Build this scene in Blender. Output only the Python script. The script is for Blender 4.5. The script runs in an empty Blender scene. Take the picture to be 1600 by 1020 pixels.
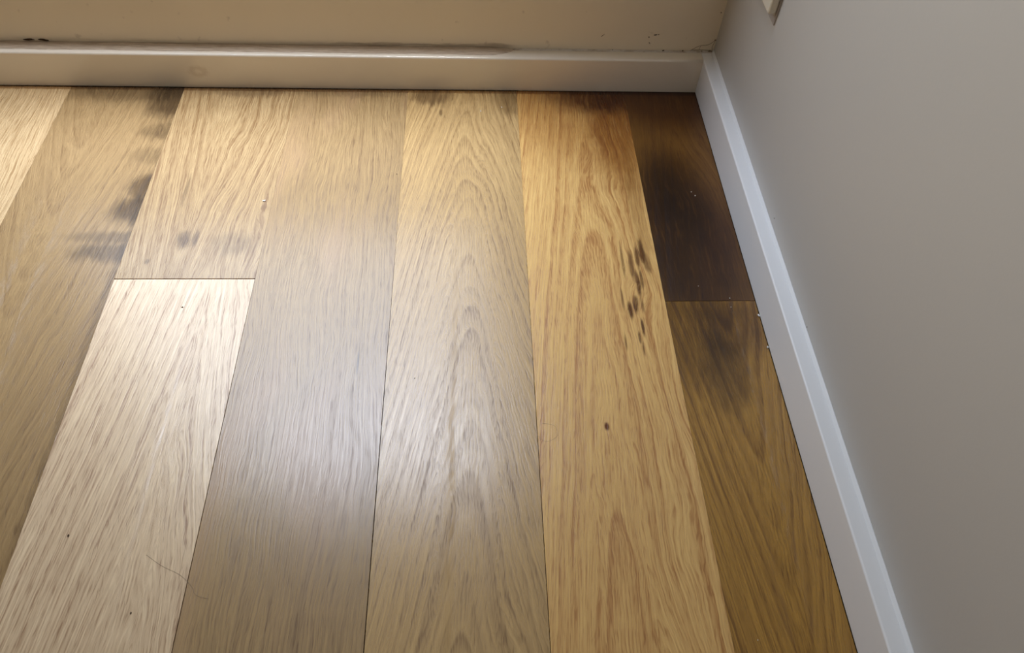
import bpy, bmesh, math, random
from mathutils import Vector, Matrix

S = bpy.context.scene
COL = S.collection
random.seed(4)

# ------------------------------------------------------------------ camera
cam_d = bpy.data.cameras.new('camera')
cam_d.sensor_fit = 'HORIZONTAL'
cam_d.sensor_width = 36.0
cam_d.lens = 1173.98 / 1600 * 36.0
cam_d.clip_start = 0.02
cam = bpy.data.objects.new('camera', cam_d)
COL.objects.link(cam)
yaw, pitch, roll = 0.08355, 0.929411, 0.0620539
fwd = Vector((math.sin(yaw) * math.cos(pitch), math.cos(yaw) * math.cos(pitch), -math.sin(pitch)))
rr = fwd.cross(Vector((0, 0, 1))).normalized()
uu = rr.cross(fwd)
r2 = rr * math.cos(roll) + uu * math.sin(roll)
u2 = -rr * math.sin(roll) + uu * math.cos(roll)
M = Matrix((r2, u2, -fwd)).transposed().to_4x4()
M.translation = Vector((-0.45595, -1.29627, 0.93894))
cam.matrix_world = M
S.camera = cam

# ------------------------------------------------------------------ view
S.view_settings.view_transform = 'Standard'
S.view_settings.look = 'None'
S.view_settings.gamma = 1.0
S.view_settings.use_curve_mapping = False
S.view_settings.exposure = 0.0

# window opening in the back wall (above the picture)
WX0, WX1, WZ0, WZ1 = -1.50, -0.42, 0.42, 2.06
TR, TB = 0.0248, 0.030          # wall faces behind the skirting fronts (skirting fronts are x=0 and y=0)
RX0, RY0, RZ1 = -3.3, -4.2, 2.6  # far sides of the room

# ------------------------------------------------------------------ world: sky shaped brightest overhead, dimmer ground below
W = bpy.data.worlds.new('world')
S.world = W
W.use_nodes = True
nt = W.node_tree
nt.nodes.clear()
out = nt.nodes.new('ShaderNodeOutputWorld')
bg = nt.nodes.new('ShaderNodeBackground')
tc = nt.nodes.new('ShaderNodeTexCoord')
sp = nt.nodes.new('ShaderNodeSeparateXYZ')
rp = nt.nodes.new('ShaderNodeValToRGB')
nt.links.new(tc.outputs['Generated'], sp.inputs[0])
nt.links.new(sp.outputs['Z'], rp.inputs[0])
e = rp.color_ramp.elements
e[0].position = 0.0; e[0].color = (0.035, 0.033, 0.030, 1)
e[1].position = 0.999; e[1].color = (0.97, 0.98, 1.0, 1)  # zenith peak added to brighten the back skirting edge
k = e.new(0.994); k.color = (0.20, 0.22, 0.25, 1)
k = e.new(0.60); k.color = (0.022, 0.026, 0.031, 1)
k = e.new(0.845); k.color = (0.034, 0.041, 0.052, 1)
k = e.new(0.92); k.color = (0.22, 0.25, 0.31, 1)
bg.inputs['Strength'].default_value = 140.0
nt.links.new(rp.outputs[0], bg.inputs[0])
nt.links.new(bg.outputs[0], out.inputs[0])

# light portal in the window opening: guides sampling of the sky, adds no light
pl = bpy.data.lights.new('window_portal', 'AREA')
pl.shape = 'RECTANGLE'
pl.size = WX1 - WX0
pl.size_y = WZ1 - WZ0
pl.cycles.is_portal = True
po = bpy.data.objects.new('window_portal', pl)
po.location = ((WX0 + WX1) / 2, TB + 0.024, (WZ0 + WZ1) / 2)
po.rotation_euler = (math.radians(-90), 0, 0)
COL.objects.link(po)


# ------------------------------------------------------------------ helpers
def tag(o, label=None, cat=None, group=None, kind=None):
    if label: o['label'] = label
    if cat: o['category'] = cat
    if group: o['group'] = group
    if kind: o['kind'] = kind
    return o


def obj(name, bm, mats, parent=None, smooth=False):
    me = bpy.data.meshes.new(name)
    bm.normal_update()
    bm.to_mesh(me)
    bm.free()
    for m in (mats if isinstance(mats, (list, tuple)) else [mats]):
        me.materials.append(m)
    if smooth:
        for p in me.polygons: p.use_smooth = True
    o = bpy.data.objects.new(name, me)
    COL.objects.link(o)
    if parent: o.parent = parent
    return o


def box(bm, x0, x1, y0, y1, z0, z1, mi=0):
    v = [bm.verts.new(c) for c in ((x0, y0, z0), (x1, y0, z0), (x1, y1, z0), (x0, y1, z0),
                                   (x0, y0, z1), (x1, y0, z1), (x1, y1, z1), (x0, y1, z1))]
    fs = []
    for f in ((0, 3, 2, 1), (4, 5, 6, 7), (0, 1, 5, 4), (1, 2, 6, 5), (2, 3, 7, 6), (3, 0, 4, 7)):
        q = bm.faces.new([v[i] for i in f]); q.material_index = mi; fs.append(q)
    return v, fs


def tube(bm, pts, r, seg=6):
    pts = [Vector(p) for p in pts]
    rings = []
    for i, p in enumerate(pts):
        t = (pts[min(i + 1, len(pts) - 1)] - pts[max(i - 1, 0)]).normalized()
        a = t.cross(Vector((0, 0, 1)))
        if a.length < 1e-3: a = t.cross(Vector((1, 0, 0)))
        a.normalize(); b = t.cross(a)
        rad = r(i / (len(pts) - 1)) if callable(r) else r
        rings.append([bm.verts.new(p + (a * math.cos(2 * math.pi * k / seg) + b * math.sin(2 * math.pi * k / seg)) * rad)
                      for k in range(seg)])
    for i in range(len(rings) - 1):
        for k in range(seg):
            bm.faces.new((rings[i][k], rings[i][(k + 1) % seg], rings[i + 1][(k + 1) % seg], rings[i + 1][k]))
    bm.faces.new(rings[0][::-1]); bm.faces.new(rings[-1])


def smooth_path(ctrl, n=8):
    P = [Vector(c) for c in ctrl]
    P = [P[0]] + P + [P[-1]]
    res = []
    for i in range(1, len(P) - 2):
        for j in range(n):
            t = j / n
            a, b, c, d = P[i - 1], P[i], P[i + 1], P[i + 2]
            res.append(0.5 * ((2 * b) + (c - a) * t + (2 * a - 5 * b + 4 * c - d) * t * t + (3 * b - a - 3 * c + d) * t ** 3))
    res.append(P[-2])
    return res


class NT:
    """small wrapper so the node maths reads like maths"""
    def __init__(s, name):
        s.m = bpy.data.materials.new(name)
        s.m.use_nodes = True
        s.t = s.m.node_tree
        s.t.nodes.clear()
        s.out = s.t.nodes.new('ShaderNodeOutputMaterial')
        s.b = s.t.nodes.new('ShaderNodeBsdfPrincipled')
        s.t.links.new(s.b.outputs[0], s.out.inputs[0])
        s.tc = s.t.nodes.new('ShaderNodeTexCoord')
        s.sep = s.t.nodes.new('ShaderNodeSeparateXYZ')
        s.t.links.new(s.tc.outputs['Object'], s.sep.inputs[0])
        s.P = s.tc.outputs['Object']
        s.x, s.y, s.z = s.sep.outputs

    def put(s, sock, v):
        if isinstance(v, bpy.types.NodeSocket): s.t.links.new(v, sock)
        else:
            if hasattr(sock.default_value, '__len__') and len(sock.default_value) == 4 and len(v) == 3: v = (*v, 1)
            sock.default_value = v

    def f(s, op, a, b=None, c=None, clamp=False):
        n = s.t.nodes.new('ShaderNodeMath'); n.operation = op; n.use_clamp = clamp
        s.put(n.inputs[0], a)
        if b is not None: s.put(n.inputs[1], b)
        if c is not None: s.put(n.inputs[2], c)
        return n.outputs[0]

    def add(s, a, b): return s.f('ADD', a, b)
    def mul(s, a, b): return s.f('MULTIPLY', a, b)

    def vec(s, x, y, z=0.0):
        n = s.t.nodes.new('ShaderNodeCombineXYZ')
        s.put(n.inputs[0], x); s.put(n.inputs[1], y); s.put(n.inputs[2], z)
        return n.outputs[0]

    def noise(s, v, scale=1.0, detail=2.0, rough=0.5, dist=0.0):
        n = s.t.nodes.new('ShaderNodeTexNoise')
        s.put(n.inputs['Vector'], v)
        n.inputs['Scale'].default_value = scale
        n.inputs['Detail'].default_value = detail
        n.inputs['Roughness'].default_value = rough
        n.inputs['Distortion'].default_value = dist
        return n.outputs[0]

    def mapr(s, v, a, b, c=0.0, d=1.0, smooth=False):
        n = s.t.nodes.new('ShaderNodeMapRange')
        n.interpolation_type = 'SMOOTHSTEP' if smooth else 'LINEAR'
        s.put(n.inputs[0], v)
        for i, q in enumerate((a, b, c, d)): s.put(n.inputs[i + 1], q)
        return n.outputs[0]

    def mix(s, fac, a, b, mode='MIX'):
        n = s.t.nodes.new('ShaderNodeMix'); n.data_type = 'RGBA'; n.blend_type = mode
        s.put(n.inputs[0], fac); s.put(n.inputs[6], a); s.put(n.inputs[7], b)
        return n.outputs[2]

    def bump(s, h, dist, strength=1.0):
        n = s.t.nodes.new('ShaderNodeBump')
        n.inputs['Strength'].default_value = strength
        n.inputs['Distance'].default_value = dist
        s.put(n.inputs['Height'], h)
        s.t.links.new(n.outputs[0], s.b.inputs['Normal'])

    def base(s, col, rough, spec=0.5, metal=0.0):
        s.put(s.b.inputs['Base Color'], col); s.put(s.b.inputs['Roughness'], rough)
        s.b.inputs['Specular IOR Level'].default_value = spec
        s.b.inputs['Metallic'].default_value = metal


WS = 0.80

# ------------------------------------------------------------------ oak: growth rings cut as cathedrals
def oak(name, light, dark, xc, depth, k, spacing, seed, slope=0.0, ring=0.5, fine=0.5, warp=0.006,
        stains_and_patches=(), tint=None, rough=0.36, phase=0.0, pore=0.6):
    """light/dark wood colours; xc axis of the cathedral (m); depth and k set how pointed the arches are;
    stains: (x, y, half width, half length, strength, colour, edge noise)"""
    n = NT(name)
    light = tuple(a * b for a, b in zip(light, (1.04 * WS, 0.99 * WS, 0.86 * WS)))
    dark = tuple(a * b for a, b in zip(dark, (0.86 * WS, 0.79 * WS, 0.64 * WS)))
    yv = n.y
    # slow wander of the grain
    w1 = n.noise(n.vec(n.mul(n.x, 7.0), n.mul(yv, 2.2), seed), 1.0, 2.0, 0.5)
    w2 = n.noise(n.vec(n.mul(n.x, 26.0), n.mul(yv, 13.0), seed + 7.3), 1.0, 3.0, 0.55)
    w3 = n.noise(n.vec(n.mul(n.x, 75.0), n.mul(yv, 42.0), seed + 9.1), 1.0, 2.0, 0.5)
    wob = n.add(n.mul(n.f('SUBTRACT', w3, 0.5), 0.0012), n.add(n.mul(n.f('SUBTRACT', w1, 0.5), warp * 7), n.mul(n.f('SUBTRACT', w2, 0.5), warp * 0.75)))
    u = n.add(n.f('SUBTRACT', n.x, n.add(xc, n.mul(yv, slope))), n.mul(wob, 0.6))
    r = n.f('SQRT', n.add(n.mul(u, u), depth * depth))
    v = n.add(n.add(r, n.mul(yv, k)), wob)
    t = n.add(n.mul(v, 1.0 / spacing), phase)
    # irregular ring widths
    irr = n.noise(n.vec(n.mul(t, 0.45), seed, 0.0), 1.0, 1.0)
    t2 = n.add(t, n.mul(irr, 2.2))
    saw = n.f('FRACT', t2)
    band = n.f('MULTIPLY', n.f('POWER', saw, 1.7), n.mapr(saw, 0.80, 1.0, 1.0, 0.0, True))
    amp = n.noise(n.vec(n.mul(t2, 0.63), seed + 3.1, n.mul(yv, 1.3)), 1.0, 2.0)
    band = n.mul(band, n.mapr(amp, 0.36, 0.66, 0.15, 1.0))
    # streaks that run with the grain, about 3 mm apart
    side = n.f('SUBTRACT', v, n.mul(r, 0.45))
    s1 = n.noise(n.vec(n.mul(v, 420.0), n.mul(yv, 10.0), seed + 11), 1.0, 2.0, 0.55)
    xw = n.add(u, n.mul(wob, 2.0))
    s2 = n.noise(n.vec(n.mul(xw, 420.0), n.mul(yv, 16.0), seed + 17), 1.0, 2.0, 0.6)
    sharp = n.mapr(n.f('DIVIDE', n.f('ABSOLUTE', u), n.f('MAXIMUM', r, 1e-4)), 0.60, 0.96, 0.0, 1.0, True)
    st = n.add(n.mul(s1, sharp), n.mul(s2, n.f('SUBTRACT', 1.0, sharp)))
    st = n.mapr(st, 0.38, 0.60, 0.0, 1.0, True)
    ph = n.noise(n.vec(n.mul(v, 120.0), n.mul(yv, 7.0), seed + 61), 1.0, 2.0)
    s3 = n.f('FRACT', n.add(n.mul(n.add(n.mul(v, sharp), n.mul(u, n.f('SUBTRACT', 1.0, sharp))), 1.0 / 0.0046), n.mul(ph, 3.0)))
    s3 = n.f('MULTIPLY', n.f('POWER', s3, 1.5), n.mapr(s3, 0.75, 1.0, 1.0, 0.0, True))
    s3a = n.noise(n.vec(n.mul(v, 260.0), n.mul(yv, 30.0), seed + 67), 1.0, 2.0)
    st = n.add(n.mul(st, 0.50), n.mul(s3, n.mapr(s3a, 0.36, 0.60, 0.25, 1.25)))
    # open pores: short dark dashes
    pv = n.noise(n.vec(n.mul(n.add(u, n.mul(wob, 1.3)), 680.0), n.mul(yv, 40.0), seed + 23), 1.0, 1.0, 0.5)
    pores = n.mul(n.mapr(pv, 0.53, 0.68, 0.0, 1.0, True), n.add(0.40, n.mul(band, 0.8)))
    band = n.mul(band, n.mapr(pv, 0.35, 0.6, 0.75, 1.05))
    pores = n.mul(pores, pore)
    big = n.noise(n.vec(n.mul(n.x, 5.0), n.mul(yv, 1.6), seed + 31), 1.0, 3.0)
    fac = n.add(n.add(n.mul(band, ring * 1.15), n.mul(n.f('SUBTRACT', st, 0.12), fine * 1.05)), n.mul(n.f('SUBTRACT', big, 0.5), 0.5))
    fac = n.f('ADD', fac, n.mul(pores, 0.60), clamp=True)
    col = n.mix(fac, light, dark)
    deep = tuple(c * q for c, q in zip(dark, (0.62, 0.55, 0.48)))
    col = n.mix(n.mul(n.f('MULTIPLY', pores, n.add(0.25, band), clamp=True), 0.75), col, deep)
    if tint:
        tn = n.noise(n.vec(n.mul(n.x, 9.0), n.mul(yv, 3.0), seed + 41), 1.0, 2.0)
        col = n.mix(n.mapr(tn, 0.45, 0.7, 0.0, 0.4, True), col, tint)
    # stain marks and other darker patches
    if stains_and_patches:
        sn = n.noise(n.vec(n.mul(n.x, 55.0), n.mul(yv, 26.0), seed + 51), 1.0, 4.0, 0.6)
        sn2 = n.noise(n.vec(n.mul(xw, 230.0), n.mul(yv, 14.0), seed + 57), 1.0, 3.0, 0.6)
        snm = n.add(n.mul(sn, 0.5), n.mul(sn2, 0.5))
        for (sx, sy, a, b, strength, scol, en) in stains_and_patches:
            dx = n.mul(n.f('SUBTRACT', n.x, sx), 1.0 / a)
            dy = n.mul(n.f('SUBTRACT', n.y, sy), 1.0 / b)
            d = n.f('SQRT', n.add(n.mul(dx, dx), n.mul(dy, dy)))
            d = n.add(d, n.mul(n.f('SUBTRACT', snm, 0.5), en * 6.5))
            mk = n.mapr(d, 0.40, 1.18, strength, 0.0, True)
            mk = n.mul(mk, n.mapr(n.add(sn2, n.mul(mk, 0.12)), 0.36, 0.58, 0.62, 1.10))
            col = n.mix(mk, col, n.mix(1.0, col, scol, 'MULTIPLY'))
    # skirting's contact shadow painted as a dark margin on the boards' wall edge
    mg = n.mapr(n.add(n.y, n.mul(n.noise(n.vec(n.mul(n.x, 90.0), 0.0, seed), 1.0, 2.0), 0.004)), -0.0095, -0.0065, 0.0, 0.75, True)
    col = n.mix(mg, col, n.mix(1.0, col, (0.42, 0.28, 0.14), 'MULTIPLY'))
    n.base(col, n.add(rough - 0.12, n.mul(fac, 0.12)), 0.56)
    n.bump(n.f('SUBTRACT', n.mul(st, -0.5), pores), 0.00016, 0.6)
    return n.m


GREY = (0.22, 0.195, 0.175)
BRN = (0.16, 0.11, 0.08)
DK = (0.13, 0.10, 0.08)

mats = []
# P0 pale straw, far left
mats.append(oak('oak_straw', (0.720, 0.530, 0.320), (0.458, 0.290, 0.141), -1.60, 0.05, 0.02, 0.010, 1.0, ring=0.35, fine=0.7))
# P1 olive tan, arches pointing to the viewer, grey stain along its right edge
mats.append(oak('oak_olive', (0.439, 0.294, 0.150), (0.294, 0.180, 0.081), -1.20, 0.018, -0.19, 0.017, 2.0, ring=0.55, fine=0.5, slope=-0.06,
    stains_and_patches=[(-1.045, -0.040, 0.062, 0.070, 0.85, GREY, 0.25), (-1.13, -0.012, 0.16, 0.045, 0.55, GREY, 0.25),
            (-1.030, -0.135, 0.060, 0.030, 0.55, GREY, 0.3), (-1.025, -0.205, 0.075, 0.028, 0.35, GREY, 0.3),
            (-1.032, -0.285, 0.035, 0.045, 0.75, GREY, 0.25), (-1.035, -0.345, 0.052, 0.040, 0.80, GREY, 0.25),
            (-1.045, -0.408, 0.095, 0.016, 0.50, GREY, 0.3), (-1.050, -0.442, 0.085, 0.026, 0.65, GREY, 0.3),
            (-1.032, -0.55, 0.010, 0.45, 0.35, GREY, 0.4)]))
# P2 upper: light yellow with a knot swirl
mats.append(oak('oak_light_swirl', (0.555, 0.394, 0.218), (0.339, 0.201, 0.089), -0.934, 0.012, -0.085, 0.019, 3.0, ring=0.95, fine=0.75, warp=0.008,
    stains_and_patches=[(-0.939, -0.416, 0.014, 0.026, 0.55, BRN, 0.35), (-0.921, -0.410, 0.006, 0.022, 0.5, BRN, 0.3), (-0.962, -0.30, 0.004, 0.05, 0.4, BRN, 0.2),
            (-0.855, -0.425, 0.045, 0.032, 0.30, GREY, 0.3), (-0.988, -0.462, 0.005, 0.007, 0.45, GREY, 0.1),
            (-0.90, -0.010, 0.12, 0.022, 0.45, BRN, 0.4)]))
# P2 lower: pale with pointed cathedral
mats.append(oak('oak_pale_cathedral', (0.922, 0.724, 0.515), (0.551, 0.361, 0.234), -0.878, 0.009, 0.115, 0.014, 4.0, ring=0.55, fine=0.62, phase=0.3))
# P3 pinkish, straight
mats.append(oak('oak_pink_straight', (0.475, 0.326, 0.168), (0.299, 0.186, 0.088), -0.90, 0.03, 0.02, 0.0085, 5.0, ring=0.4, fine=0.6, tint=(0.44, 0.27, 0.145),
    stains_and_patches=[(-0.70, -0.01, 0.16, 0.02, 0.35, BRN, 0.4), (-0.63, -0.665, 0.0022, 0.03, 0.55, DK, 0.2)]))
# P4 tan, long nested cathedral
mats.append(oak('oak_tan_cathedral', (0.651, 0.445, 0.217), (0.395, 0.244, 0.106), -0.467, 0.020, 0.19, 0.0125, 6.0, ring=0.75, fine=0.5, warp=0.006,
    stains_and_patches=[(-0.54, -0.024, 0.050, 0.030, 0.60, BRN, 0.45), (-0.385, -0.035, 0.030, 0.055, 0.55, (0.3, 0.24, 0.16), 0.2),
            (-0.52, -0.073, 0.004, 0.012, 0.6, BRN, 0.1)]))
# P5 golden, bold curved lines, dark dashes by the stained board
P5PATCH = [(-0.20, -0.020, 0.12, 0.060, 0.85, (0.20, 0.11, 0.05), 0.20), (-0.175, -0.12, 0.065, 0.22, 0.75, (0.48, 0.31, 0.13), 0.1),
        (-0.25, -0.01, 0.20, 0.26, 0.62, (0.56, 0.40, 0.22), 0.06),  # broad amber darkening at the wall end of the board
        (-0.166, -0.33, 0.018, 0.18, 0.40, (0.4, 0.3, 0.2), 0.3)]
for (a, b, c, d, s_) in ((-0.172, -0.445, 0.0065, 0.040, 0.95), (-0.181, -0.455, 0.0045, 0.034, 0.9), (-0.164, -0.470, 0.0045, 0.026, 0.6), (-0.193, -0.470, 0.0050, 0.042, 0.75), (-0.187, -0.512, 0.0045, 0.028, 0.95),
                         (-0.180, -0.500, 0.0035, 0.03, 0.8), (-0.197, -0.556, 0.0055, 0.022, 1.0), (-0.207, -0.566, 0.0045, 0.020, 1.0),
                         (-0.186, -0.560, 0.0035, 0.018, 0.6), (-0.1915, -0.602, 0.0032, 0.022, 0.95), (-0.199, -0.620, 0.0028, 0.014, 0.9),
                         (-0.222, -0.630, 0.0025, 0.018, 0.75), (-0.217, -0.540, 0.0025, 0.03, 0.6), (-0.207, -0.46, 0.0030, 0.04, 0.7),
                         (-0.196, -0.642, 0.0020, 0.016, 0.8)):
    P5PATCH.append((a, b, c, d, s_ * 0.92, (0.17, 0.11, 0.09), 0.34))
P5PATCH.append((-0.268, -0.776, 0.0042, 0.008, 1.0, (0.2, 0.09, 0.05), 0.05))
mats.append(oak('oak_golden', (0.921, 0.608, 0.251), (0.634, 0.318, 0.108), -0.240, 0.022, 0.075, 0.0155, 7.0, slope=0.03, ring=0.75, fine=0.6, warp=0.008, stains_and_patches=P5PATCH))
# P6 upper: board soaked nearly black
mats.append(oak('oak_soaked', (0.250, 0.119, 0.024), (0.170, 0.066, 0.012), -0.060, 0.014, 0.11, 0.013, 8.0, ring=0.6, fine=0.4, rough=0.42,
    stains_and_patches=[(-0.060, -0.02, 0.17, 0.13, 0.80, (0.36, 0.22, 0.12), 0.04), (-0.125, -0.36, 0.085, 0.24, 0.85, (0.34, 0.31, 0.30), 0.05),
            (-0.085, -0.43, 0.105, 0.26, 0.85, (0.36, 0.29, 0.27), 0.04), (-0.085, -0.29, 0.070, 0.13, 0.65, (0.42, 0.36, 0.24), 0.05),
            (-0.035, -0.41, 0.050, 0.13, 0.70, (0.42, 0.30, 0.22), 0.04), (-0.075, -0.535, 0.12, 0.06, 0.45, (0.5, 0.45, 0.42), 0.06)]))
# P6 lower: brown board with U shaped grain, stain fading to the viewer
mats.append(oak('oak_brown_u_grain', (0.532, 0.295, 0.063), (0.293, 0.143, 0.026), -0.046, 0.014, -0.155, 0.0145, 9.0, slope=0.015, ring=1.15, fine=0.55, warp=0.005,
    stains_and_patches=[(-0.118, -0.60, 0.085, 0.150, 0.75, (0.40, 0.36, 0.33), 0.1), (-0.055, -0.60, 0.070, 0.075, 0.72, (0.40, 0.34, 0.31), 0.1),
            (-0.075, -0.69, 0.045, 0.095, 0.65, (0.36, 0.34, 0.36), 0.25), (-0.10, -0.555, 0.12, 0.04, 0.3, (0.5, 0.45, 0.4), 0.2),
            (-0.012, -0.56, 0.015, 0.12, 0.4, (0.5, 0.4, 0.35), 0.2)]))

# ------------------------------------------------------------------ painted surfaces
def wall_mat(name, col, rough, marks=None, bump=0.00025, scale=260, spec=0.4):
    n = NT(name)
    c = n.mix(n.mul(n.noise(n.P, 3.0, 3.0), 0.20), col, tuple(q * 0.90 for q in col))
    if marks: c = marks(n, c)
    n.base(c, rough, spec)
    n.bump(n.noise(n.P, scale, 3.0, 0.6), bump, 0.35)
    return n.m


def back_marks(n, c):
    # grimy smear above the skirting and along the filler line
    zz = n.add(n.z, n.mul(n.x, 0.0))
    nz = n.noise(n.vec(n.mul(n.x, 16.0), 0.0, n.mul(n.z, 130.0)), 1.0, 4.0, 0.65)
    d = n.add(n.f('SUBTRACT', n.z, 0.082), n.mul(n.f('SUBTRACT', nz, 0.5), 0.018))
    mk = n.mapr(n.f('ABSOLUTE', d), 0.0, 0.0065, 0.55, 0.0, True)
    inx = n.mul(n.mapr(n.x, -0.80, -0.66, 0.25, 1.0, True), n.mapr(n.x, -0.40, -0.365, 1.0, 0.0, True))
    c = n.mix(n.mul(mk, inx), c, (0.20, 0.13, 0.075))
    # the odd fine scuff
    n2 = n.noise(n.vec(n.mul(n.x, 40.0), 0.0, n.mul(n.z, 40.0)), 1.0, 3.0)
    c = n.mix(n.mapr(n2, 0.66, 0.74, 0.0, 0.25, True), c, (0.30, 0.2, 0.13))
    return c


M_wall_back = wall_mat('cream_wall_paint', (0.86, 0.755, 0.59), 0.55, back_marks)
M_wall = wall_mat('warm_white_wall_paint', (0.54, 0.52, 0.49), 0.42)
M_ceil = wall_mat('ceiling_paint', (0.8, 0.78, 0.74), 0.8)


def skirt_marks(n, c):
    # patched spot on the left half of the back skirting
    dx = n.mul(n.f('SUBTRACT', n.x, -0.993), 1 / 0.016)
    dz = n.mul(n.f('SUBTRACT', n.z, 0.037), 1 / 0.011)
    d = n.add(n.f('SQRT', n.add(n.mul(dx, dx), n.mul(dz, dz))), n.mul(n.noise(n.P, 160.0, 3.0), 0.9))
    c = n.mix(n.mapr(n.f('ABSOLUTE', n.f('SUBTRACT', d, 1.2)), 0.0, 0.7, 0.28, 0.0, True), c, (0.46, 0.33, 0.22))
    return c


M_skirt = wall_mat('skirting_gloss_paint', (0.90, 0.82, 0.70), 0.13, skirt_marks, 0.00003, 90, 1.0)
M_skirt_r = wall_mat('skirting_white_gloss_paint', (0.90, 0.90, 0.905), 0.34, None, 0.00008, 90)

n = NT('grimy_filler')
g = n.noise(n.vec(n.mul(n.x, 30.0), n.mul(n.y, 500.0), n.mul(n.z, 500.0)), 1.0, 4.0, 0.7)
n.base(n.mix(n.mapr(g, 0.35, 0.7), (0.74, 0.62, 0.50), (0.46, 0.35, 0.25)), 0.85, 0.2)
n.bump(n.noise(n.vec(n.mul(n.x, 60.0), n.mul(n.y, 300.0), n.z), 1.0, 4.0, 0.7), 0.001, 0.8)
M_filler = n.m
n = NT('cracked_white_caulk')
g = n.noise(n.vec(n.mul(n.x, 50.0), n.mul(n.y, 50.0), n.mul(n.z, 300.0)), 1.0, 4.0, 0.7)
n.base(n.mix(n.mapr(g, 0.45, 0.65), (0.72, 0.65, 0.57), (0.50, 0.40, 0.30)), 0.7, 0.3)
n.bump(g, 0.0008, 0.8)
M_caulk = n.m
n = NT('dark_gap'); n.base((0.030, 0.016, 0.008), 0.9, 0.1); M_gap = n.m
n = NT('cream_plastic'); n.base(n.mix(n.mul(n.noise(n.P, 60.0), 0.2), (0.74, 0.68, 0.56), (0.66, 0.60, 0.48)), 0.35, 0.5); M_plastic = n.m
n = NT('grey_shade_and_scuff'); n.base(n.mix(n.noise(n.P, 300.0), (0.42, 0.38, 0.36), (0.36, 0.33, 0.31)), 0.7, 0.3); M_shade_scuff = n.m  # flat grey for the painted socket shadow and for the wall scuffs
n = NT('slot_black'); n.base(n.mix(n.noise(n.P, 200.0), (0.02, 0.02, 0.02), (0.04, 0.035, 0.03)), 0.6, 0.3); M_slot = n.m
n = NT('white_paint_flake'); n.base(n.mix(n.noise(n.P, 900.0), (0.85, 0.82, 0.76), (0.7, 0.66, 0.6)), 0.5, 0.4); M_flake = n.m
n = NT('dark_dirt'); n.base(n.mix(n.noise(n.P, 900.0), (0.05, 0.03, 0.018), (0.10, 0.06, 0.035)), 0.8, 0.2); M_dirt = n.m
n = NT('hair'); n.base(n.mix(n.noise(n.P, 700.0), (0.26, 0.19, 0.13), (0.18, 0.13, 0.09)), 0.4, 0.4); M_hair = n.m
n = NT('cobweb'); n.base(n.mix(n.noise(n.P, 900.0), (0.30, 0.22, 0.15), (0.18, 0.12, 0.08)), 0.8, 0.2); M_web = n.m
n = NT('window_frame_paint'); n.base(n.mix(n.noise(n.P, 9.0), (0.78, 0.77, 0.74), (0.74, 0.73, 0.70)), 0.35, 0.4); M_frame = n.m

# ------------------------------------------------------------------ floor: one structure, boards as real pieces over a dark underlay
SEAM = [-1.2483, -1.0296, -0.8086, -0.5874, -0.3679, -0.1483]
J2, J6 = -0.4995, -0.548
bm = bmesh.new()


def board(x0, x1, y0, y1, mi, gl=0.0, gr=0.0, lift=0.0, topedge=0.0, botedge=0.0):
    # gl/gr open the seam at the near end only, as boards that have crept apart
    zt = lift
    xs0a, xs1a = x0 + 0.0001, x1 - 0.0001
    y1 -= topedge; y0 += botedge
    vs = []
    nseg = 24
    L = []; R_ = []
    for i in range(nseg + 1):
        y = y1 + (y0 - y1) * i / nseg
        s = max(0.0, min(1.0, (-y - 0.42) / 0.35))
        L.append((xs0a + gl * s, y)); R_.append((xs1a - gr * s, y))
    for i in range(nseg):
        a, b, c, d = L[i], R_[i], R_[i + 1], L[i + 1]
        top = [bm.verts.new((p[0], p[1], zt)) for p in (d, c, b, a)]
        bot = [bm.verts.new((p[0], p[1], -0.014)) for p in (d, c, b, a)]
        fs = [bm.faces.new(top), bm.faces.new((bot[0], bot[3], top[3], top[0])), bm.faces.new((bot[2], bot[1], top[1], top[2]))]
        if i == 0: fs.append(bm.faces.new((bot[3], bot[2], top[2], top[3])))
        if i == nseg - 1: fs.append(bm.faces.new((bot[1], bot[0], top[0], top[1])))
        for f_ in fs: f_.material_index = mi


G = len(mats)
YF = RY0
YB = -0.0006
board(SEAM[0], SEAM[1], YF, YB, 1)
board(SEAM[1], SEAM[2], J2, YB, 2, botedge=0.0010)
board(SEAM[1], SEAM[2], YF, J2, 3, gr=0.0005, topedge=0.0008)
board(SEAM[2], SEAM[3], YF, YB, 4, gl=0.0004, gr=0.0005)
board(SEAM[3], SEAM[4], YF, YB, 5, gl=0.0005, gr=0.0004)
board(SEAM[4], SEAM[5], YF, YB, 6, gl=0.0003)
board(SEAM[5], 0.0 - 0.0004, J6, YB, 7, botedge=0.0005)
board(SEAM[5], 0.0 - 0.0004, YF, J6, 8, topedge=0.0004)
xx = SEAM[0]
idx = 0
for i in range(11):
    x0 = max(xx - 0.22, RX0)
    board(x0, xx, YF, YB, [0, 4, 2, 5, 1][i % 5])
    xx = x0
    if xx <= RX0: break
_, fs = box(bm, RX0 - 0.1, TR + 0.1, RY0 - 0.1, TB + 0.1, -0.05, -0.0135, G)
floor = obj('floor', bm, mats + [M_gap])
tag(floor, kind='structure')

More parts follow.
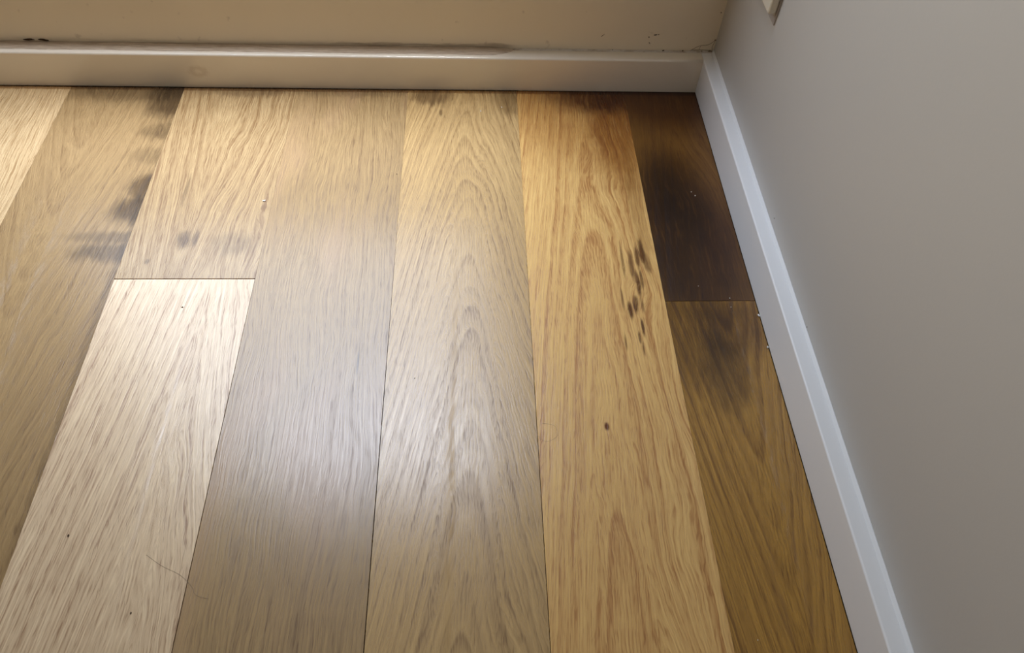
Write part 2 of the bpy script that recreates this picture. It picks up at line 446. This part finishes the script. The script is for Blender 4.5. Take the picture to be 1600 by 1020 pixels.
# ------------------------------------------------------------------ walls, ceiling
T = 0.10
bm = bmesh.new()
RV = 0.026
for (a, b, c, d) in ((RX0 - T, WX0, 0, RZ1), (WX1, TR + T, 0, RZ1), (WX0, WX1, 0, WZ0), (WX0, WX1, WZ1, RZ1)):
    box(bm, a, b, TB, TB + RV, c - 0.02, d)
tag(obj('wall_back', bm, M_wall_back), kind='structure')
bm = bmesh.new(); box(bm, TR, TR + T, RY0 - T, TB, -0.02, RZ1)
tag(obj('wall_right', bm, M_wall), kind='structure')
bm = bmesh.new(); box(bm, RX0 - T, RX0, RY0 - T, TB, -0.02, RZ1)
tag(obj('wall_left', bm, M_wall), kind='structure')
bm = bmesh.new(); box(bm, RX0, TR, RY0 - T, RY0, -0.02, RZ1)
tag(obj('wall_front', bm, M_wall), kind='structure')
bm = bmesh.new(); box(bm, RX0 - T, TR + T, RY0 - T, TB + RV, RZ1, RZ1 + 0.1)
tag(obj('ceiling', bm, M_ceil), kind='structure')

# window frame (above the picture; it shows only as a soft reflection in the boards)
wroot = bpy.data.objects.new('window_1', None); COL.objects.link(wroot)
wroot.location = ((WX0 + WX1) / 2, TB, WZ0)
tag(wroot, kind='structure')
bm = bmesh.new()
fw = 0.045
ox, oy, oz = wroot.location
for (a, b, c, d) in ((WX0, WX0 + fw, WZ0, WZ1), (WX1 - fw * .3, WX1, WZ0, WZ1), (WX0 + fw, WX1 - fw * .3, WZ0, WZ0 + fw), (WX0 + fw, WX1 - fw * .3, WZ1 - fw, WZ1)):
    box(bm, a - ox, b - ox, 0.014, 0.026, c - oz, d - oz)
obj('window_frame', bm, M_frame, wroot)

# ------------------------------------------------------------------ skirting boards
HS = 0.0748


def skirt_profile(bm, p0, p1, inward, thick, rad=0.0026, h=HS):
    """extrude the section from p0 to p1; inward = unit vector from the wall into the room, front face passes through p0"""
    n_ = Vector(inward)
    pr = []
    pr.append((-0.0004, 0.0007))
    pr.append((0.0, 0.0022))
    for i in range(7):
        a = math.pi / 2 * i / 6
        pr.append((-rad + rad * math.cos(a), h - rad + rad * math.sin(a)))
    pr.append((-thick, h)); pr.append((-thick, 0.0007))
    segs = 60
    rings = []
    p0, p1 = Vector(p0), Vector(p1)
    for s in range(segs + 1):
        c = p0.lerp(p1, s / segs)
        rings.append([bm.verts.new(c + n_ * q[0] + Vector((0, 0, q[1]))) for q in pr])
    m = len(pr)
    for s in range(segs):
        for i in range(m):
            bm.faces.new((rings[s][i], rings[s + 1][i], rings[s + 1][(i + 1) % m], rings[s][(i + 1) % m]))
    bm.faces.new(rings[0]); bm.faces.new(rings[-1][::-1])


bm = bmesh.new()
skirt_profile(bm, (RX0, 0, 0), (0.0, 0, 0), (0, -1, 0), TB, 0.0042)
bmesh.ops.recalc_face_normals(bm, faces=bm.faces)
o = obj('baseboard_back', bm, M_skirt)
for p_ in o.data.polygons: p_.use_smooth = 0.02 < p_.normal.z < 0.999 and p_.normal.y < 0; tag(o, kind='structure')
bm = bmesh.new()
skirt_profile(bm, (0, RY0, 0), (0, TB, 0), (-1, 0, 0), TR)
bmesh.ops.recalc_face_normals(bm, faces=bm.faces)
o = obj('baseboard_right', bm, M_skirt_r); tag(o, kind='structure')


def bead(name, path, mat, w, h, nrm, seed, kind='structure', taper=(0, 0)):
    """a lumpy bead laid in the inner corner on top of the skirting; nrm points into the room"""
    rnd = random.Random(seed)
    bm = bmesh.new()
    n_ = Vector(nrm)
    p0, p1 = Vector(path[0]), Vector(path[1])
    L = (p1 - p0).length
    N = int(L / 0.006)
    rings = []
    ph = [rnd.uniform(0, 6.28) for _ in range(6)]
    for i in range(N + 1):
        s = i / N
        x = s * L
        k_ = 1 + 0.025 * math.sin(x * 31 + ph[0]) + 0.02 * math.sin(x * 83 + ph[1]) + 0.02 * rnd.uniform(-1, 1)
        if taper[0]: k_ *= min(1, (x + 0.0005) / taper[0]) ** 0.5
        if taper[1]: k_ *= min(1, (L - x + 0.0005) / taper[1]) ** 0.5
        c = p0.lerp(p1, s)
        up = Vector((0, 0, 1))
        ww, hh = w * k_, h * k_
        sec = [(0, -0.0004), (ww, -0.0004), (ww * 0.93, hh * 0.12), (ww * 0.55, hh * 0.42), (ww * 0.18, hh * 0.8), (0, hh)]
        rings.append([bm.verts.new(c + n_ * a + up * b) for a, b in sec])
    m = len(rings[0])
    for i in range(N):
        for j in range(m):
            bm.faces.new((rings[i][j], rings[i + 1][j], rings[i + 1][(j + 1) % m], rings[i][(j + 1) % m]))
    bm.faces.new(rings[0]); bm.faces.new(rings[-1][::-1])
    bmesh.ops.recalc_face_normals(bm, faces=bm.faces)
    o = obj(name, bm, mat, smooth=True)
    return tag(o, kind=kind)


bead('trim_1', ((RX0, TB, HS), (-0.375, TB, HS)), M_filler, 0.0205, 0.0045, (0, -1, 0), 3, taper=(0, 0.04))
bead('trim_2', ((-0.375, TB, HS), (TR, TB, HS)), M_caulk, 0.0035, 0.0030, (0, -1, 0), 5)
bead('trim_3', ((TR, RY0, HS), (TR, TB, HS)), M_skirt_r, 0.0040, 0.0055, (-1, 0, 0), 8)


# ------------------------------------------------------------------ socket plate on the right wall
def bevel_box(x0, x1, y0, y1, z0, z1, r, seg=3):
    bm = bmesh.new(); box(bm, x0, x1, y0, y1, z0, z1)
    bmesh.ops.bevel(bm, geom=bm.edges[:], offset=r, segments=seg, affect='EDGES', profile=0.5)
    return bm


so = bpy.data.objects.new('wall_socket', None); COL.objects.link(so)
so.location = (TR, -0.145, 0.340)
tag(so, 'cream plastic wall socket plate low on the right wall near the corner', 'socket')
obj('shadow_plate', bevel_box(-0.0025, 0.0, -0.0650, 0.0650, -0.0600, 0.0500, 0.0008), M_shade_scuff, so)  # grey plate standing in for the socket's shadow on the wall
fp = obj('face_plate', bevel_box(-0.0165, -0.0025, -0.0625, 0.0625, -0.0430, 0.0430, 0.0035), M_plastic, so)
for s in (-1, 1):
    bmx = bevel_box(-0.0180, -0.0160, s * 0.029 - 0.012, s * 0.029 + 0.012, 0.012, 0.030, 0.0008)
    obj('switch', bmx, M_plastic, so)
    bmx = bmesh.new()
    for (yy, zz, a) in ((-0.0065, 0.0, 0.5), (0.0065, 0.0, -0.5), (0.0, -0.014, 0.0)):
        v, _ = box(bmx, -0.0168, -0.0162, -0.0011, 0.0011, -0.004, 0.004)
        bmesh.ops.rotate(bmx, verts=v, cent=(0, 0, 0), matrix=Matrix.Rotation(a, 3, 'X'))
        bmesh.ops.translate(bmx, verts=v, vec=(0, s * 0.029 + yy, -0.008 + zz))
    obj('socket_slots', bmx, M_slot, so)


# ------------------------------------------------------------------ small debris
def flake(name, loc, size, mat, label, cat, group=None, seed=0, thick=0.25, rot=0.0, curl=0.3):
    """an irregular chip: jagged outline, curled, with thickness"""
    rnd = random.Random(seed)
    bm = bmesh.new()
    N = 9
    top, bot = [], []
    sx, sy = size
    for i in range(N):
        a = 2 * math.pi * i / N
        r_ = rnd.uniform(0.72, 1.12)
        x, y = math.cos(a) * sx * r_ / 2, math.sin(a) * sy * r_ / 2
        z = curl * max(sx, sy) * (x / (sx / 2)) ** 2 * 0.5
        t = thick * min(sx, sy)
        top.append(bm.verts.new((x, y, z + t))); bot.append(bm.verts.new((x * 0.92, y * 0.92, z)))
    ct = bm.verts.new((0, 0, thick * min(sx, sy) * 1.15)); cb = bm.verts.new((0, 0, 0))
    for i in range(N):
        j = (i + 1) % N
        bm.faces.new((top[i], top[j], ct)); bm.faces.new((bot[j], bot[i], cb)); bm.faces.new((bot[i], bot[j], top[j], top[i]))
    o = obj(name, bm, mat)
    o.location = loc; o.rotation_euler = (0, 0, rot)
    return tag(o, label, cat, group)


FG = 'white flakes of paint on the floor'
flake('paint_chip', (-0.8223, -0.3212, 0.0001), (0.0065, 0.0030), M_flake, 'largest white paint chip, curled, on the light board above the open joint', 'paint chip', FG, 1, 0.35, 0.1, 0.45)
chips = [(-0.0601, -0.2943, 0.0020, 'tiny white fleck, upper of two on the black stained board'),
         (-0.0549, -0.3043, 0.0030, 'white fleck, lower of two on the black stained board'),
         (-0.4416, -0.0671, 0.0026, 'tiny white fleck near back skirting, left one of two'),
         (-0.3995, -0.0544, 0.0026, 'tiny white fleck near back skirting, right one of two'),
         (-0.0411, -0.5427, 0.0022, 'tiny white fleck just above the joint of the dark board'),
         (-0.0429, -0.5612, 0.0016, 'tiny pale fleck just below the joint of the dark board'),
         (-0.1173, -1.0699, 0.0016, 'tiny pale fleck on the brown board low at the right'),
         (-0.0880, -0.5169, 0.0013, 'faint pale fleck in the stain, left above the dark joint')]
for i, (x, y, s_, lb) in enumerate(chips):
    flake('paint_chip', (x, y, 0.0001), (s_, s_ * 0.8), M_flake, lb, 'paint chip', FG, 20 + i, 0.4, i * 0.7)
flake('paint_chip', (-0.0022, -0.5790, 0.0001), (0.0030, 0.0060), M_flake, 'white paint crumb wedged at the foot of the right skirting, upper of two', 'paint chip', FG, 40, 0.6, 0.3)
flake('paint_chip', (-0.0022, -0.6409, 0.0001), (0.0030, 0.0045), M_flake, 'white paint crumb wedged at the foot of the right skirting, lower of two', 'paint chip', FG, 41, 0.6, -0.2)

DG = 'dark specks of dirt on the floor boards'
dirt = [(-0.9101, -0.5572, 0.0035, 'dark speck on the pale board just below the open joint'),
        (-0.9693, -0.9236, 0.0040, 'dark speck on the pale board low at the left'),
        (-0.5959, -0.2504, 0.0028, 'small dark speck on the pinkish board, up near the back wall'),
        (-0.5443, -0.6920, 0.0022, 'tiny dark speck on the middle board left of its arched grain'),
        (-0.8667, -0.9608 - 0.06, 0.0030, 'dark speck at the bottom left below the fine hair')]
for i, (x, y, s_, lb) in enumerate(dirt):
    flake('dirt_speck', (x, y, 0.0001), (s_, s_ * 0.55), M_dirt, lb, 'speck', DG, 60 + i, 0.35, 0.5 + i)


def strand(name, pts, r, mat, label, cat, group=None):
    bm = bmesh.new(); tube(bm, smooth_path(pts, 6), r, 5)
    return tag(obj(name, bm, mat, smooth=True), label, cat, group)


strand('hair_strand', [(-0.8667, -0.9500, .0004), (-0.8450, -0.9640, .0006), (-0.8200, -0.9760, .0004), (-0.8030, -0.9900, .0006), (-0.7950, -1.0010, .0008), (-0.7792, -1.0060, .0004)],
       0.00013, M_hair, 'long fine hair lying across the seam at the lower left', 'hair')
strand('hair_strand', [(-0.3600, -0.7700, .0004), (-0.3430, -0.7740, .0006), (-0.3400, -0.7900, .0004), (-0.3560, -0.7990, .0006), (-0.3690, -0.7900, .0006), (-0.3670, -0.8080, .0004)],
       0.00011, M_hair, 'short curled hair on the seam between tan and golden boards', 'hair')

# cobweb in the corner above the skirtings
wr = bpy.data.objects.new('cobweb', None); COL.objects.link(wr)
wr.location = (0.0, TB, HS)
tag(wr, 'dusty brown cobweb in the corner above the two skirtings', 'cobweb')


def wp(x, z, y=-0.0006): return (x, y, z - HS)


threads = [[wp(-0.020, 0.0800), wp(-0.006, 0.0885), wp(0.008, 0.0905), wp(0.0150, 0.0940), wp(0.0225, 0.1020)],
           [wp(0.0228, 0.1020), wp(0.0215, 0.0950), wp(0.0200, 0.0870), wp(0.0215, 0.0790)],
           [wp(-0.004, 0.0880), wp(-0.005, 0.0800)],
           [wp(-0.022, 0.0790), wp(0.000, 0.0800), wp(0.0200, 0.0790)]]
for th in threads:
    bm = bmesh.new(); tube(bm, smooth_path(th, 6), 0.00035, 5)
    obj('web_thread', bm, M_web, wr, smooth=True)
for (x, z, s_) in ((0.0225, 0.1020, 0.0016), (0.0010, 0.0768, 0.0014), (0.0165, 0.0765, 0.0024), (0.0195, 0.0765, 0.0020), (0.0225, 0.074, 0.0016)):
    bm = bmesh.new(); bmesh.ops.create_icosphere(bm, subdivisions=2, radius=s_)
    for v in bm.verts: v.co = Vector((v.co.x * 1.3, v.co.y * 0.5, v.co.z * random.uniform(0.6, 1))) + Vector((x, -0.0008, z - HS))
    obj('dust_clump', bm, M_web, wr, smooth=True)


# dark bits stuck on the back wall
def wall_bit(name, x, z, w, h, ang, label, cat, group, seed, mat=None, y=TB):
    rnd = random.Random(seed)
    bm = bmesh.new()
    N = 12
    ring0, ring1 = [], []
    for i in range(N):
        a = 2 * math.pi * i / N
        r_ = rnd.uniform(0.65, 1.15)
        px, pz = math.cos(a) * w / 2 * r_, math.sin(a) * h / 2 * r_
        c, s_ = math.cos(ang), math.sin(ang)
        qx, qz = px * c - pz * s_, px * s_ + pz * c
        ring0.append(bm.verts.new((qx, 0, qz))); ring1.append(bm.verts.new((qx * 0.7, -0.0009, qz * 0.7)))
    for i in range(N):
        j = (i + 1) % N
        bm.faces.new((ring0[i], ring0[j], ring1[j], ring1[i]))
    bm.faces.new(ring1)
    o = obj(name, bm, mat or M_dirt)
    o.location = (x, y, z)
    return tag(o, label, cat, group)


BG = 'dark bits stuck above the back skirting'
for i, (x, z, w, h, a, lb) in enumerate([
        (-0.1110, 0.1060, 0.0026, 0.0030, 0.3, 'round dark bit on the back wall, left of the slanting flake'),
        (-0.0985, 0.1110, 0.0085, 0.0026, 0.15, 'slanting dark flake on the back wall, left of the corner'),
        (-0.0925, 0.1118, 0.0024, 0.0024, 0.0, 'tiny dark bit just right of the slanting flake'),
        (-0.1075, 0.0930, 0.0060, 0.0016, -1.0, 'thin dark sliver on the back wall below the other bits'),
        (-0.2030, 0.1080, 0.0110, 0.0007, 0.75, 'thin diagonal scratchy thread on the back wall, above the pale caulk'),
        (0.0190, 0.1600, 0.0022, 0.0028, 0.0, 'dark speck beside the wall corner at the top')]):
    wall_bit('dirt_bit', x, z, w, h, a, lb, 'dirt', BG, 80 + i)
for i, (x, w, lb) in enumerate([(-0.0770, 0.0055, 'dark crumb on the caulk line, third from the corner'),
                                (-0.0378, 0.0030, 'dark crumb on the caulk line, nearest the corner'),
                                (-0.1795, 0.0016, 'tiny dark nick on the caulk line, farthest left')]):
    wall_bit('dirt_bit', x, 0.0786, w, 0.0028, 0.25, lb, 'dirt', BG, 90 + i, y=TB - 0.0022)
# torn filler on the far left
wall_bit('torn_filler', -1.3035, 0.0825, 0.0240, 0.0042, 0.05, 'dark torn gap in the filler far left, left piece', 'torn filler', 'torn filler over the back skirting', 101, y=TB - 0.001)
wall_bit('torn_filler', -1.2750, 0.0822, 0.0230, 0.0050, -0.12, 'dark torn gap in the filler far left, right piece', 'torn filler', 'torn filler over the back skirting', 102, y=TB - 0.001)
# scuffs on the right wall and skirting
for i, (y, z, lb) in enumerate([(-0.4539, 0.0936, 'small grey scuff on the right wall, upper of two'), (-0.6631, 0.0829, 'small grey scuff on the right wall, lower of two')]):
    o = wall_bit('scuff_mark', 0, 0, 0.0022, 0.0030, 0.4, lb, 'scuff', 'scuffs on the right wall', 110 + i, M_shade_scuff)
    o.location = (TR, y, z); o.rotation_euler = (0, 0, -math.pi / 2)
